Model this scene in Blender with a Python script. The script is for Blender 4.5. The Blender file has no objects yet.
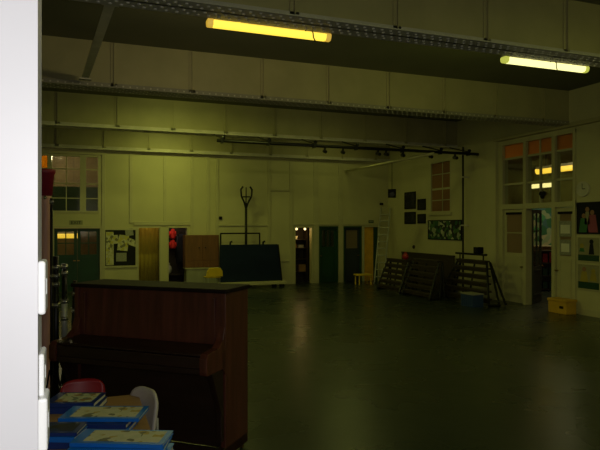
import bpy, bmesh, math, random
from mathutils import Vector, Matrix
random.seed(7)
C = bpy.context.scene.collection
R = math.radians
# ---------------------------------------------------------------- camera model
F, CX, CY, H = 583.33, 300.0, 226.0, 2.0
YAW = R(20.7); CS, SN = math.cos(YAW), math.sin(YAW)
YB, XR = 18.9, 10.6            # back wall and right wall planes
def cw(xc, z):                 # camera ground coordinates -> world X, Y
    return (CS*xc + SN*z, -SN*xc + CS*z)
def PZ(px, py, z):             # pixel at depth z
    p = (px-CX)/F; X, Y = cw(p*z, z)
    return Vector((X, Y, H-(py-CY)/F*z))
def BK(px, py, Y=YB):          # pixel on a plane parallel to the back wall
    p = (px-CX)/F; z = Y/(CS-SN*p)
    return PZ(px, py, z)
def RT(px, py, X=XR):          # pixel on a plane parallel to the right wall
    p = (px-CX)/F; z = X/(CS*p+SN)
    return PZ(px, py, z)

# ---------------------------------------------------------------- materials
def lin(c):
    return tuple(((v/255)/12.92 if v/255 <= .04045 else ((v/255+.055)/1.055)**2.4) for v in c) + (1,)
MATS = {}
def mat(name, rgb, rough=.6, metal=0, vary=.12, scale=4, bump=0, stretch=None, spec=.5, coat=0):
    if name in MATS: return MATS[name]
    m = bpy.data.materials.new(name); m.use_nodes = True; nt = m.node_tree; n = nt.nodes; l = nt.links
    b = n['Principled BSDF']; b.inputs['Roughness'].default_value = rough; b.inputs['Metallic'].default_value = metal
    b.inputs['Specular IOR Level'].default_value = spec; b.inputs['Coat Weight'].default_value = coat
    col = lin(rgb)
    tc = n.new('ShaderNodeTexCoord'); mp = n.new('ShaderNodeMapping')
    if stretch: mp.inputs['Scale'].default_value = stretch
    l.new(tc.outputs['Object'], mp.inputs['Vector'])
    no = n.new('ShaderNodeTexNoise'); no.inputs['Scale'].default_value = scale; no.inputs['Detail'].default_value = 5
    l.new(mp.outputs[0], no.inputs['Vector'])
    rp = n.new('ShaderNodeValToRGB')
    rp.color_ramp.elements[0].position = .3; rp.color_ramp.elements[1].position = .7
    rp.color_ramp.elements[0].color = tuple(v*(1-vary) for v in col[:3])+(1,)
    rp.color_ramp.elements[1].color = tuple(min(1, v*(1+vary)) for v in col[:3])+(1,)
    l.new(no.outputs['Fac'], rp.inputs[0]); l.new(rp.outputs[0], b.inputs['Base Color'])
    if bump:
        bp = n.new('ShaderNodeBump'); bp.inputs['Strength'].default_value = bump; bp.inputs['Distance'].default_value = .01
        l.new(no.outputs['Fac'], bp.inputs['Height']); l.new(bp.outputs[0], b.inputs['Normal'])
    MATS[name] = m; return m
def emat(name, rgb, s):
    m = bpy.data.materials.new(name); m.use_nodes = True; b = m.node_tree.nodes['Principled BSDF']
    b.inputs['Base Color'].default_value = (.8, .8, .7, 1)
    b.inputs['Emission Color'].default_value = (*rgb, 1); b.inputs['Emission Strength'].default_value = s
    MATS[name] = m; return m
def gmat(name, tint=(.9, .92, .88), gl=.1):
    m = bpy.data.materials.new(name); m.use_nodes = True; nt = m.node_tree; n = nt.nodes; l = nt.links
    n.remove(n['Principled BSDF']); out = n['Material Output']
    t = n.new('ShaderNodeBsdfTransparent'); t.inputs[0].default_value = (*tint, 1)
    g = n.new('ShaderNodeBsdfGlossy'); g.inputs['Roughness'].default_value = .05
    mx = n.new('ShaderNodeMixShader'); mx.inputs[0].default_value = gl
    l.new(t.outputs[0], mx.inputs[1]); l.new(g.outputs[0], mx.inputs[2]); l.new(mx.outputs[0], out.inputs[0])
    MATS[name] = m; return m
def frosted(name, rgb, tr=.5):
    m = bpy.data.materials.new(name); m.use_nodes = True; nt = m.node_tree; n = nt.nodes; l = nt.links
    n.remove(n['Principled BSDF']); out = n['Material Output']; c = lin(rgb)
    t = n.new('ShaderNodeBsdfTranslucent'); t.inputs[0].default_value = c
    d = n.new('ShaderNodeBsdfDiffuse'); d.inputs[0].default_value = c
    mx = n.new('ShaderNodeMixShader'); mx.inputs[0].default_value = tr
    l.new(d.outputs[0], mx.inputs[1]); l.new(t.outputs[0], mx.inputs[2]); l.new(mx.outputs[0], out.inputs[0])
    MATS[name] = m; return m
def collage(name, cols, scale=9):      # a printed or pasted picture: flat patches of ink
    m = bpy.data.materials.new(name); m.use_nodes = True; nt = m.node_tree; n = nt.nodes; l = nt.links
    b = n['Principled BSDF']; b.inputs['Roughness'].default_value = .6
    tc = n.new('ShaderNodeTexCoord'); v = n.new('ShaderNodeTexVoronoi'); v.inputs['Scale'].default_value = scale
    l.new(tc.outputs['Object'], v.inputs['Vector'])
    sp = n.new('ShaderNodeSeparateColor'); l.new(v.outputs['Color'], sp.inputs[0])
    rp = n.new('ShaderNodeValToRGB'); rp.color_ramp.interpolation = 'CONSTANT'
    e = rp.color_ramp.elements
    while len(e) < len(cols): e.new(.5)
    for i, c in enumerate(cols): e[i].position = i/len(cols); e[i].color = lin(c)
    l.new(sp.outputs[0], rp.inputs[0]); l.new(rp.outputs[0], b.inputs['Base Color'])
    MATS[name] = m; return m

cream = mat('cream wall paint', (196, 190, 148), .55, vary=.06, scale=1.2, bump=.05)
creamtrim = mat('cream gloss trim', (190, 184, 146), .4, vary=.05)
whitewall = mat('white wall paint', (196, 195, 198), .5, vary=.02, scale=6)
steelp = mat('cream painted steel', (176, 168, 128), .5, vary=.08, scale=2)
steelg = mat('grey painted steel', (206, 200, 186), .5, vary=.12, scale=5)
rivm = mat('pale painted rivet heads', (244, 240, 230), .45)
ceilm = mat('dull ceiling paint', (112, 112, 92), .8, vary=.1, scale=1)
woodd = mat('dark mahogany', (86, 44, 34), .36, vary=.35, scale=3, stretch=(6, 6, .6))
woodb = mat('blackened mahogany', (42, 25, 20), .4, vary=.3, scale=3, stretch=(.6, 6, 6))
woodl = mat('dull black lid wood', (30, 20, 16), .7, vary=.3, scale=3, stretch=(.6, 6, 6), spec=.15)
woodc = mat('brown cupboard wood', (112, 72, 40), .5, vary=.2, scale=3, stretch=(5, 5, .7))
woodst = mat('dark brown bench wood', (52, 42, 30), .55, vary=.3, scale=3, stretch=(6, .7, 6))
woodr = mat('reddish brown post wood', (206, 156, 138), .5, vary=.2, scale=4, stretch=(5, 5, .6))
black = mat('black metal', (20, 20, 20), .4, .3)
blackp = mat('black plastic', (12, 12, 12), .6, spec=.2)
silver = mat('bright chrome', (200, 200, 200), .25, .9)
alu = mat('aluminium', (180, 180, 170), .4, .3)
ivory = mat('ivory keys', (214, 206, 180), .3)
brass = mat('brass', (150, 120, 60), .3, .9)
maroon = mat('maroon paint', (136, 28, 50), .5)
green = mat('dark green door paint', (22, 62, 42), .45)
greenf = mat('green door frame', (36, 72, 50), .45)
bluegr = mat('blue grey door paint', (42, 50, 56), .5)
ochre = mat('ochre door paint', (226, 170, 34), .5)
ochrec = mat('ochre curtain cloth', (186, 160, 66), .8, vary=.1, scale=4, stretch=(9, 1, .3))
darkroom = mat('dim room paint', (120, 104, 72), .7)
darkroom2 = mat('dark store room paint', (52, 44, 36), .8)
yellow = mat('yellow plastic', (226, 190, 30), .4)
yellowbox = mat('yellow box card', (206, 160, 40), .6)
navy = mat('dark teal blue mat vinyl', (22, 36, 62), .7, spec=.2)
bluebox = mat('blue crate plastic', (40, 62, 110), .5)
redp = mat('red chair plastic', (150, 22, 34), .4)
greyp = mat('grey white chair plastic', (196, 188, 180), .45)
redcl = mat('red coat cloth', (220, 44, 30), .8)
navycl = mat('dark coat cloth', (26, 28, 40), .9)
tan = mat('tan table top', (164, 128, 82), .5, vary=.12, stretch=(1, 5, 1))
paper = mat('white paper', (222, 220, 206), .7, vary=.04)
paperd = mat('grey paper', (150, 150, 138), .7, vary=.2, scale=30)
cardbd = mat('brown cardboard', (150, 112, 66), .7)
bluebk = mat('bright blue book cover', (14, 112, 214), .4, vary=.08)
dkblue = mat('deep blue book cover', (20, 50, 120), .4, vary=.1)
whitep = mat('white plastic', (226, 226, 224), .3, vary=.01)
boardbl = mat('black notice board felt', (16, 16, 16), .9)
clockf = mat('pale clock face', (200, 196, 176), .5)
glass = gmat('clear glass')
smoke = gmat('dim glass', (.75, .76, .68), .08)
amber = frosted('amber blind', (226, 176, 110), .75)  # orange glow of the lit room beyond, put into the pane colour
ochglow = frosted('ochre blind', (230, 176, 50), .75)  # orange window light put into the colour
frost = frosted('frosted glass', (170, 150, 120), .5)
pinkgl = frosted('pinkish frosted glass', (150, 112, 80), .1)
pic_green = collage('green collage', [(30, 60, 36), (70, 110, 60), (24, 30, 26), (150, 160, 130), (40, 90, 60), (20, 24, 40), (190, 190, 170)], 9)
pic_fig = collage('figure poster', [(110, 104, 84), (40, 36, 30), (70, 90, 60), (120, 60, 70), (24, 26, 28)], 5)
pic_book = collage('book cover print', [(196, 194, 164), (190, 190, 160), (196, 194, 164), (176, 156, 80), (200, 196, 170), (200, 196, 168), (110, 110, 90)], 30)
pic_book2 = collage('second book cover print', [(190, 200, 170), (120, 130, 110), (200, 196, 160), (180, 186, 150), (150, 120, 70)], 28)
pic_dark = collage('dark blue cover print', [(22, 30, 62), (24, 46, 96), (18, 24, 44), (60, 70, 110)], 12)
pic_art = collage('dark painting', [(12, 12, 13), (24, 24, 26), (10, 10, 12), (50, 50, 48)], 14)
pic_sheet = collage('handwritten sheet', [(200, 196, 160), (184, 180, 140), (206, 202, 170), (120, 116, 90), (196, 186, 90)], 14)
pic_room = collage('display of bright work', [(60, 130, 80), (130, 150, 110), (40, 96, 60), (160, 160, 120), (56, 100, 96)], 5)

def floor_mat():
    m = bpy.data.materials.new('polished dark floor'); m.use_nodes = True; nt = m.node_tree; n = nt.nodes; l = nt.links
    b = n['Principled BSDF']; tc = n.new('ShaderNodeTexCoord')
    br = n.new('ShaderNodeTexBrick'); br.inputs['Scale'].default_value = 1; br.inputs['Brick Width'].default_value = 3.0
    br.inputs['Row Height'].default_value = 1.8; br.inputs['Mortar Size'].default_value = .006; br.offset = 0
    br.inputs['Color1'].default_value = lin((46, 54, 46)); br.inputs['Color2'].default_value = lin((44, 52, 44)); br.inputs['Mortar'].default_value = lin((38, 44, 34))
    l.new(tc.outputs['Object'], br.inputs['Vector'])
    no = n.new('ShaderNodeTexNoise'); no.inputs['Scale'].default_value = .9; no.inputs['Detail'].default_value = 3
    l.new(tc.outputs['Object'], no.inputs['Vector'])
    mx = n.new('ShaderNodeMixRGB'); mx.blend_type = 'MULTIPLY'; mx.inputs[0].default_value = .12
    l.new(br.outputs['Color'], mx.inputs[1]); l.new(no.outputs['Fac'], mx.inputs[2]); l.new(mx.outputs[0], b.inputs['Base Color'])
    mr = n.new('ShaderNodeMapRange'); mr.inputs[3].default_value = .2; mr.inputs[4].default_value = .36
    l.new(no.outputs['Fac'], mr.inputs[0]); l.new(mr.outputs[0], b.inputs['Roughness'])
    n2 = n.new('ShaderNodeTexNoise'); n2.inputs['Scale'].default_value = 5; l.new(tc.outputs['Object'], n2.inputs['Vector'])
    bp = n.new('ShaderNodeBump'); bp.inputs['Strength'].default_value = .07; bp.inputs['Distance'].default_value = .02
    l.new(n2.outputs['Fac'], bp.inputs['Height']); l.new(bp.outputs[0], b.inputs['Normal'])
    return m
floorm = floor_mat()

# ---------------------------------------------------------------- mesh helpers
class B:
    def __init__(s): s.bm = bmesh.new()
    def box(s, x0, x1, y0, y1, z0, z1, M=None):
        vs = [s.bm.verts.new(Vector(p)) for p in ((x0,y0,z0),(x1,y0,z0),(x1,y1,z0),(x0,y1,z0),(x0,y0,z1),(x1,y0,z1),(x1,y1,z1),(x0,y1,z1))]
        if M is not None:
            for v in vs: v.co = M @ v.co
        for f in ((3,2,1,0),(4,5,6,7),(0,1,5,4),(1,2,6,5),(2,3,7,6),(3,0,4,7)): s.bm.faces.new([vs[i] for i in f])
        return s
    def prism(s, pts, axis, a, b):      # polygon extruded along an axis; pts are the two other coordinates
        def mk(u, v, w): return {'x': (w, u, v), 'y': (u, w, v), 'z': (u, v, w)}[axis]
        A = [s.bm.verts.new(mk(u, v, a)) for u, v in pts]; D = [s.bm.verts.new(mk(u, v, b)) for u, v in pts]
        s.bm.faces.new(A); s.bm.faces.new(D[::-1]); n = len(pts)
        for i in range(n): s.bm.faces.new((A[i], D[i], D[(i+1) % n], A[(i+1) % n]))
        return s
    def cyl(s, p0, p1, r, seg=12, r1=None):
        p0, p1 = Vector(p0), Vector(p1); d = (p1-p0).normalized(); r1 = r if r1 is None else r1
        u = d.orthogonal().normalized(); w = d.cross(u)
        A = []; D = []
        for i in range(seg):
            t = 2*math.pi*i/seg; e = u*math.cos(t)+w*math.sin(t)
            A.append(s.bm.verts.new(p0+e*r)); D.append(s.bm.verts.new(p1+e*r1))
        for i in range(seg): s.bm.faces.new((A[i], A[(i+1) % seg], D[(i+1) % seg], D[i]))
        s.bm.faces.new(A[::-1]); s.bm.faces.new(D)
        return s
    def tube(s, pts, r, seg=8):
        for a, b in zip(pts, pts[1:]): s.cyl(a, b, r, seg)
        for p in pts[1:-1]: s.ball(p, r*1.01, 8, 5)
        return s
    def ball(s, p, r, u=10, v=6, sq=(1, 1, 1)):
        M = Matrix.Translation(Vector(p)) @ Matrix.Diagonal((*sq, 1))
        bmesh.ops.create_uvsphere(s.bm, u_segments=u, v_segments=v, radius=r, matrix=M); return s
    def dome(s, p, r, sq=(1, 1, 1)):
        x, y, z = p; rings = []
        for rr, zz in ((1, 0), (.75, .66)):
            rings.append([s.bm.verts.new((x+r*rr*math.cos(a*math.pi/3)*sq[0], y+r*rr*math.sin(a*math.pi/3)*sq[1], z-r*zz*sq[2])) for a in range(6)])
        top = s.bm.verts.new((x, y, z-r*sq[2]))
        for i in range(6):
            j = (i+1) % 6; s.bm.faces.new((rings[0][i], rings[0][j], rings[1][j], rings[1][i])); s.bm.faces.new((rings[1][i], rings[1][j], top))
        return s
    def lathe(s, prof, seg=20, o=(0, 0, 0)):
        rings = []
        for r, z in prof: rings.append([s.bm.verts.new((o[0]+r*math.cos(2*math.pi*i/seg), o[1]+r*math.sin(2*math.pi*i/seg), o[2]+z)) for i in range(seg)])
        for a, b in zip(rings, rings[1:]):
            for i in range(seg): s.bm.faces.new((a[i], a[(i+1) % seg], b[(i+1) % seg], b[i]))
        s.bm.faces.new(rings[0][::-1]); s.bm.faces.new(rings[-1]); return s
    def grid(s, fn, nu, nv, th):        # a curved sheet with thickness
        vs = [[s.bm.verts.new(fn(i/nu, j/nv)) for j in range(nv+1)] for i in range(nu+1)]
        fs = [s.bm.faces.new((vs[i][j], vs[i+1][j], vs[i+1][j+1], vs[i][j+1])) for i in range(nu) for j in range(nv)]
        bmesh.ops.recalc_face_normals(s.bm, faces=fs)
        bmesh.ops.solidify(s.bm, geom=fs, thickness=th); return s
    def done(s, name, m, parent=None, bevel=0, smooth=False, seg=2, kind=None, label=None):
        bmesh.ops.recalc_face_normals(s.bm, faces=s.bm.faces)
        me = bpy.data.meshes.new(name); s.bm.to_mesh(me); s.bm.free(); me.materials.append(m)
        if smooth:
            for p in me.polygons: p.use_smooth = True
        o = bpy.data.objects.new(name, me); C.objects.link(o)
        if parent: o.parent = parent
        if bevel:
            md = o.modifiers.new('bevel', 'BEVEL'); md.width = bevel; md.segments = seg; md.limit_method = 'ANGLE'
        if kind: o['kind'] = kind
        if label: o['label'] = label
        return o
def thing(name, label, cat, loc=(0, 0, 0), rz=0, group=None):
    o = bpy.data.objects.new(name, None); C.objects.link(o); o.location = loc; o.rotation_euler = (0, 0, rz)
    o.empty_display_size = .1; o['label'] = label; o['category'] = cat
    if group: o['group'] = group
    return o
def tag(o, label, cat, group=None):
    o['label'] = label; o['category'] = cat
    if group: o['group'] = group
    return o
def struct_root(name, loc, rz=0):
    o = bpy.data.objects.new(name, None); C.objects.link(o); o.location = loc; o.rotation_euler = (0, 0, rz); o['kind'] = 'structure'; o.empty_display_size = .1
    return o
def dup(root, loc=None, rz=None, label=None, group=None):
    r = root.copy(); C.objects.link(r)
    if loc is not None: r.location = loc
    if rz is not None: r.rotation_euler = (0, 0, rz)
    if label: r['label'] = label
    if group: r['group'] = group
    for ch in list(root.children):
        c = ch.copy(); C.objects.link(c); c.parent = r
        for g in ch.children:
            d = g.copy(); C.objects.link(d); d.parent = c
    return r
def lamp(name, kind, loc, energy, col, rot=(0, 0, 0), size=None, radius=.05, spread=180):
    L = bpy.data.lights.new(name, kind); L.energy = energy; L.color = col
    if kind == 'AREA':
        L.shape = 'RECTANGLE'; L.size, L.size_y = size; L.spread = R(spread)
    else: L.shadow_soft_size = radius
    o = bpy.data.objects.new(name, L); C.objects.link(o); o.location = loc; o.rotation_euler = rot; return o
def holes(b, u0, u1, v0, v1, hs, put):  # wall with rectangular openings
    us = sorted({u0, u1, *[h[0] for h in hs], *[h[1] for h in hs]}); vs = sorted({v0, v1, *[h[2] for h in hs], *[h[3] for h in hs]})
    for i in range(len(us)-1):
        run = None
        for j in range(len(vs)-1):
            cu, cv = (us[i]+us[i+1])/2, (vs[j]+vs[j+1])/2
            inside = any(h[0] < cu < h[1] and h[2] < cv < h[3] for h in hs)
            if not inside:
                if run is None: run = [vs[j], vs[j+1]]
                else: run[1] = vs[j+1]
            if (inside or j == len(vs)-2) and run: put(us[i], us[i+1], *run); run = None
def slab(name, m, x0, x1, y0, y1, z0, z1, kind='structure', bevel=0):
    return B().box(x0, x1, y0, y1, z0, z1).done(name, m, kind=kind, bevel=bevel)

# ---------------------------------------------------------------- room shell
XL, YF, ZC = -3.5, -2.0, 5.13
slab('floor', floorm, XL-.2, 22.2, YF-.2, 24.2, -.12, 0)
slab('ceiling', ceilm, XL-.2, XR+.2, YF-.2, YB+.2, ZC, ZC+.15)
slab('wall_left', cream, XL-.2, XL, YF, YB, 0, ZC)
slab('wall_front', cream, XL-.2, XR+.2, YF-.2, YF, 0, ZC)
bx = lambda px: BK(px, 226).x
DT = 1.99
back_holes = [(bx(54), bx(100), 0, 1.93), (bx(137), bx(161), 0, DT), (bx(167), bx(188.5), 0, DT), (bx(294), bx(313), 0, DT),
              (bx(319), bx(338), 0, DT), (bx(343.5), bx(361.5), 0, DT), (bx(363.5), bx(379), 0, DT), (-2.2, bx(100), 2.4, 4.16)]
b = B(); holes(b, XL, XR+.2, 0, ZC, back_holes, lambda a, c, d, e: b.box(a, c, YB, YB+.2, d, e))
b.done('wall_back', cream, kind='structure')
ry = lambda px, X=XR: RT(px, 226, X).y
rwh = [(10.22, 12.75, 0, 4.22), (ry(451), ry(430), 2.42, 4.05)]
b = B(); holes(b, YF, YB+.2, 0, ZC, rwh, lambda a, c, d, e: b.box(XR, XR+.2, a, c, d, e))
b.done('wall_right', cream, kind='structure')
# white wall end beside the camera
slab('wall_near', whitewall, -1.6, -.067, 1.093, 1.203, 0, ZC)
# skirtings
b = B()
segs = [XL, bx(54)-.08, bx(100)+.08, bx(137)-.05, bx(188.5)+.05, bx(294)-.06, XR]
for i in (0, 2, 4): b.box(segs[i], segs[i+1], YB-.02, YB, 0, .14)
b.done('baseboard_back', creamtrim, kind='structure')
b = B().box(XR-.02, XR, YF, 10.12, 0, .14).box(XR-.02, XR, 12.85, YB, 0, .14); b.done('baseboard_right', creamtrim, kind='structure')
# board joints and battens on the back wall
tn = [0]
def trim(m, *a, bevel=.004):
    tn[0] += 1; return slab('trim_%d' % tn[0], m, *a, bevel=bevel)
for px, zt, zb in ((103.5, 4.25, 0), (131, 4.25, 2.1), (165, 4.25, 2.12), (192, 4.25, 0), (208, 4.25, 1.7), (217, 4.25, 1.5), (269, 4.25, 0), (291, 4.25, 0), (315.8, 4.25, 0), (340.5, 4.25, 0)):
    x = bx(px); w = .05 if px < 300 else .085
    trim(creamtrim, x-w, x+w, YB-.03, YB, zb, zt)
trim(creamtrim, bx(134), bx(191), YB-.035, YB-.002, 2.02, 2.14)
trim(creamtrim, bx(218.5), bx(267.5), YB-.03, YB-.002, 2.0, 2.05)
trim(creamtrim, bx(270.5), bx(289.5), YB-.03, YB-.002, .78, .83)
trim(creamtrim, bx(292), bx(380), YB-.034, YB-.004, 2.03, 2.09)
trim(creamtrim, bx(270.5), bx(290), YB-.034, YB-.002, 3.2, 3.28)
trim(creamtrim, -2.3, bx(100)+.08, YB-.05, YB-.001, 4.17, 4.24)
# right wall: cornice over the windows, pilasters
trim(steelp, XR-.14, XR-.002, 6.6, 12.9, 4.27, 4.36)
trim(cream, XR-.10, XR-.002, 12.86, 13.25, 0, 4.3)
trim(creamtrim, XR-.05, XR-.002, ry(452), ry(428.5), 2.34, 2.42)

# ---------------------------------------------------------------- rooms behind the openings
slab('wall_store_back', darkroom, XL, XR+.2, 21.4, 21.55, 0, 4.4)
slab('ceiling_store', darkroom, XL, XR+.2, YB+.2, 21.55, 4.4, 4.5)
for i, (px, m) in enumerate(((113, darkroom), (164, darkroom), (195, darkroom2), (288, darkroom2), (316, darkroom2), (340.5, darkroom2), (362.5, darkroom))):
    x = bx(px); slab('added_light_divide_%d' % (i+1), m, x-.04, x+.04, YB+.2, 21.4, 0, 4.4)  # unseen partitions added to keep the light behind each opening apart
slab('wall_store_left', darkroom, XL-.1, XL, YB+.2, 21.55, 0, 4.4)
slab('added_dark_sheet', greenf, XL+.1, bx(101), 19.9, 19.96, 2.0, 3.25)  # added dark green sheet that darkens the lower window panes from behind
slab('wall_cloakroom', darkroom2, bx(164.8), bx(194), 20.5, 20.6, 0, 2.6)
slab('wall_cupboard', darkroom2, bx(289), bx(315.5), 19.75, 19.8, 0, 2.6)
# adjoining classroom beyond the right wall
roomw = mat('warm classroom paint', (176, 146, 96), .7, vary=.05)
slab('wall_classroom_far', roomw, 22, 22.2, 6, 24, 0, 4.9)
slab('wall_classroom_back', roomw, XR+.2, 22.2, 24, 24.2, 0, 4.9)
slab('wall_classroom_front', roomw, XR+.2, 22.2, 5.8, 6, 0, 4.9)
slab('wall_classroom_side', roomw, XR+.15, XR+.2, 19.1, 24, 0, 4.9)
slab('ceiling_classroom', roomw, XR+.2, 22.2, 5.8, 24.2, 4.9, 5.0)

# ---------------------------------------------------------------- steel girders
def girder(y, label, fw, web_z0=4.34, x_off=0, wall=False, flg=None):
    t = thing('steel_girder', label, 'beam', (0, y, 4.32), 0, 'riveted girders under the ceiling')
    x0, x1 = XL, XR
    B().box(x0, x1, -.015, .015, .0, ZC-4.321).done('web_plate', steelp, t)
    f = B().box(x0, x1, -fw/2, fw/2, 0, .014).box(x0, x1, -.09, -.015, .014, .024).box(x0, x1, -.03, -.015, .024, .11)
    f.done('bottom_flange', flg or steelg, t)
    rv = B(); n = int((x1-x0)/.115)
    for i in range(n):
        x = x0+.06+i*.115
        for k, yy in enumerate((-fw*.34, -fw*.14, fw*.14, fw*.34)):
            if wall and yy > 0: continue
            rv.dome((x+(.057 if k % 2 else 0), yy, 0), .020 if y < 8 else .014, (1, 1, .7))
        rv.box(x-.012, x+.012, -.037, -.03, .055, .079)
    rv.done('rivet_heads', rivm if y < 8 else steelg, t, kind='stuff')
    i = 0; x = -.78-1.33*2+x_off
    while x < x1:
        if x > x0+.1:
            B().box(x-.055, x+.055, -.03, -.0155, .06, ZC-4.33).box(x-.006, x+.006, -.06, -.03, .06, ZC-4.33).done('stiffener', steelp, t)
        x += 1.33
    return t
girder(6.24, 'nearest riveted steel girder, with two lit tubes along its lower edge', .40, x_off=.4, flg=mat('flash lit grey steel', (196, 192, 186), .5, vary=.05, scale=5))  # flange copy with the flash light put into its colour
girder(10.45, 'second riveted steel girder from the viewer, crossing behind the lit tubes', .38, flg=mat('shaded grey steel', (150, 146, 130), .5))  # darker flange copy, shade of the underside put into its colour
girder(14.72, 'third riveted steel girder, with the black lighting bar hung along it', .4, x_off=.3)
girder(18.78, 'farthest riveted steel girder, set against the back wall', .22, x_off=.15, wall=True)
# flat tie bar between the first two girders
t = thing('tie_bar', 'flat grey steel tie running between the first two girders at left', 'tie bar', (.2, 8.33, 4.40), R(3.7))
B().box(-.055, .055, -1.82, 1.87, 0, .012).box(-.006, .006, -1.82, 1.87, .012, .09).done('bar', steelg, t)
for yy in (-1.76, 1.8):
    B().box(-.09, .09, yy-.06, yy+.06, -.02, 0).done('end_plate', steelg, t)
# thin pipe under the roof between third girder and back wall
t = thing('ceiling_pipe', 'thin pale pipe slanting in view from the back wall towards the lighting bar', 'pipe', (8.9, 16, 3.95))
B().cyl((0, -2.6, 0), (0, 2.9, 0), .04, 12).done('pipe_run', creamtrim, t, smooth=True)
B().cyl((0, 2.86, 0), (0, 2.9, 0), .08, 12).done('wall_flange', creamtrim, t)
for yy in (-1.28,): B().cyl((0, yy, .04), (0, yy, .37), .012, 8).done('hanger', creamtrim, t)

# ---------------------------------------------------------------- fluorescent fittings
tubeY = emat('warm yellow tube glow', (1.0, .70, .06), 1.35)
tubeG = emat('pale yellow tube glow', (1.0, .95, .36), 1.5)
tubeO = emat('orange yellow tube glow', (1.0, .62, .05), 1.5)
tubeW = emat('pale orange tube glow', (1.0, .86, .32), 1.5)
LC = (.92, 1.0, .19); LN = (1.0, .86, .40)
def tube_light(label, loc, rz, glow, group='fluorescent tube fittings', cable=None, L=1.5, down=0, side=0, col=LC, ends=None, bracket=False):
    t = thing('fluorescent_light', label, 'light', loc, rz, group)
    h = L/2
    B().box(-h, h, -.05, .05, 0, .045).done('housing', steelg, t, bevel=.006)
    B().prism([(-.062, -.01), (-.05, -.055), (-.025, -.075), (.025, -.075), (.05, -.055), (.062, -.01), (.05, .0), (-.05, .0)], 'x', -h+.06, h-.06).done('diffuser', glow, t, bevel=.004)
    for s in (-1, 1):
        B().prism([(-.064, -.01), (-.052, -.057), (-.026, -.077), (.026, -.077), (.052, -.057), (.064, -.01), (.05, .01), (-.05, .01)], 'x', s*(h-.06), s*(h+.01)).done('end_cap', ends or glow, t, bevel=.01)
    if bracket:
        for s in (-.4, .4): B().box(s-.02, s+.02, -.18, -.05, .0, .02).done('bracket', steelg, t)
    if cable is not None:
        pts = [(cable-.07, -.07, -.01), (cable-.05, -.085, .03), (cable-.01, -.09, .03), (cable+.02, -.09, -.02), (cable+.03, -.085, -.08), (cable+.06, -.07, -.115)]
        B().tube(pts, .007, 6).done('cable', blackp, t, smooth=True)
    mtx = Matrix.Rotation(rz, 4, 'Z')
    def put(off, rot): return Vector(loc) + (mtx @ Vector(off))
    if down: lamp('tube_lamp', 'AREA', put((0, 0, -.12), 0), down, col, (0, 0, rz), (L-.1, .1))
    if side:
        lamp('tube_lamp', 'AREA', put((0, .085, -.06), 0), side, col, (R(90), 0, rz), (L-.1, .07))
    return t
K = 1.0
end_y = emat('tube end glow', (1.0, .6, .05), .55); end_g = emat('green tube end glow', (.75, .8, .1), .6)
tube_light('lit yellow tube light on the nearest girder, left of the two', (2.11, 6.56, 4.335), 0, tubeY, cable=.48, down=9, side=13, ends=end_y, col=LN, bracket=True)
tube_light('lit pale tube light on the nearest girder, right of the two', (6.24, 6.56, 4.335), 0, tubeG, cable=.08, down=8, side=9, ends=end_g, bracket=True)
for (x, y, e) in ((2.2, 12.4, 40), (6.2, 12.4, 4.5), (2.6, 16.9, 34), (8.0, 17.0, 6), (3.2, 2.2, 18), (7.4, 3.2, 18)):
    tube_light('tube light up between the girders, hidden behind their edges', (x, y, ZC-.0452), 0, tubeG, group='tube lights between the girders', down=e*K, side=e*.12*K)
# classroom tubes seen through the glazing
CLC = (1, .78, .3)
p = PZ(559, 168.5, 20.0); tube_light('orange lit tube beyond the glazing, upper of the two', (p.x, p.y, p.z+.05), R(90), tubeO, group='classroom tubes', down=22, side=6, col=CLC, L=2.0).scale = (1, 1.9, 2.2)
p = PZ(542, 185, 25.0); tube_light('pale lit tube beyond the glazing, lower of the two', (p.x, p.y, p.z+.05), R(90), tubeW, group='classroom tubes', down=22, side=6, col=CLC, L=1.7).scale = (1, 1.9, 2.2)
for o in list(C.objects):
    if o.get('group') == 'classroom tubes':
        top = 4.9-o.location.z
        for s in (-.6, .6): B().cyl((s, 0, .04), (s, 0, top/2.2), .008, 6).done('hanger', black, o)

# ---------------------------------------------------------------- lighting bar
t = thing('lighting_bar', 'long black stage lighting bar hung below the third girder', 'lighting bar', (0, 13.65, 4.03))
xa, xb = BK(217, 138, 13.65).x, XR-.06
B().cyl((xa, 0, 0), (xb, 0, 0), .04, 12).done('bar', black, t, smooth=True)
for px in (222, 268, 314, 356, 402, 440, 468):
    x = BK(px, 140, 13.65).x
    m = B().box(x-.025, x+.025, -.06, .06, -.06, .055).cyl((x, 0, .05), (x, .86, .27), .018, 8).ball((x+.03, -.02, .08), .05, 8, 6)
    m.done('bracket', black, t)
for px, kk in ((325, 1), (343, 1), (378, 2), (386, 2), (403, 1), (431, 1), (455, 2)):
    x = BK(px, 145, 13.65).x
    m = B().box(x-.02, x+.02, -.02, .02, -.14, 0).cyl((x, -.05*kk, -.15), (x, .06, -.12), .045, 10)
    m.done('clamp', black, t)

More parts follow.
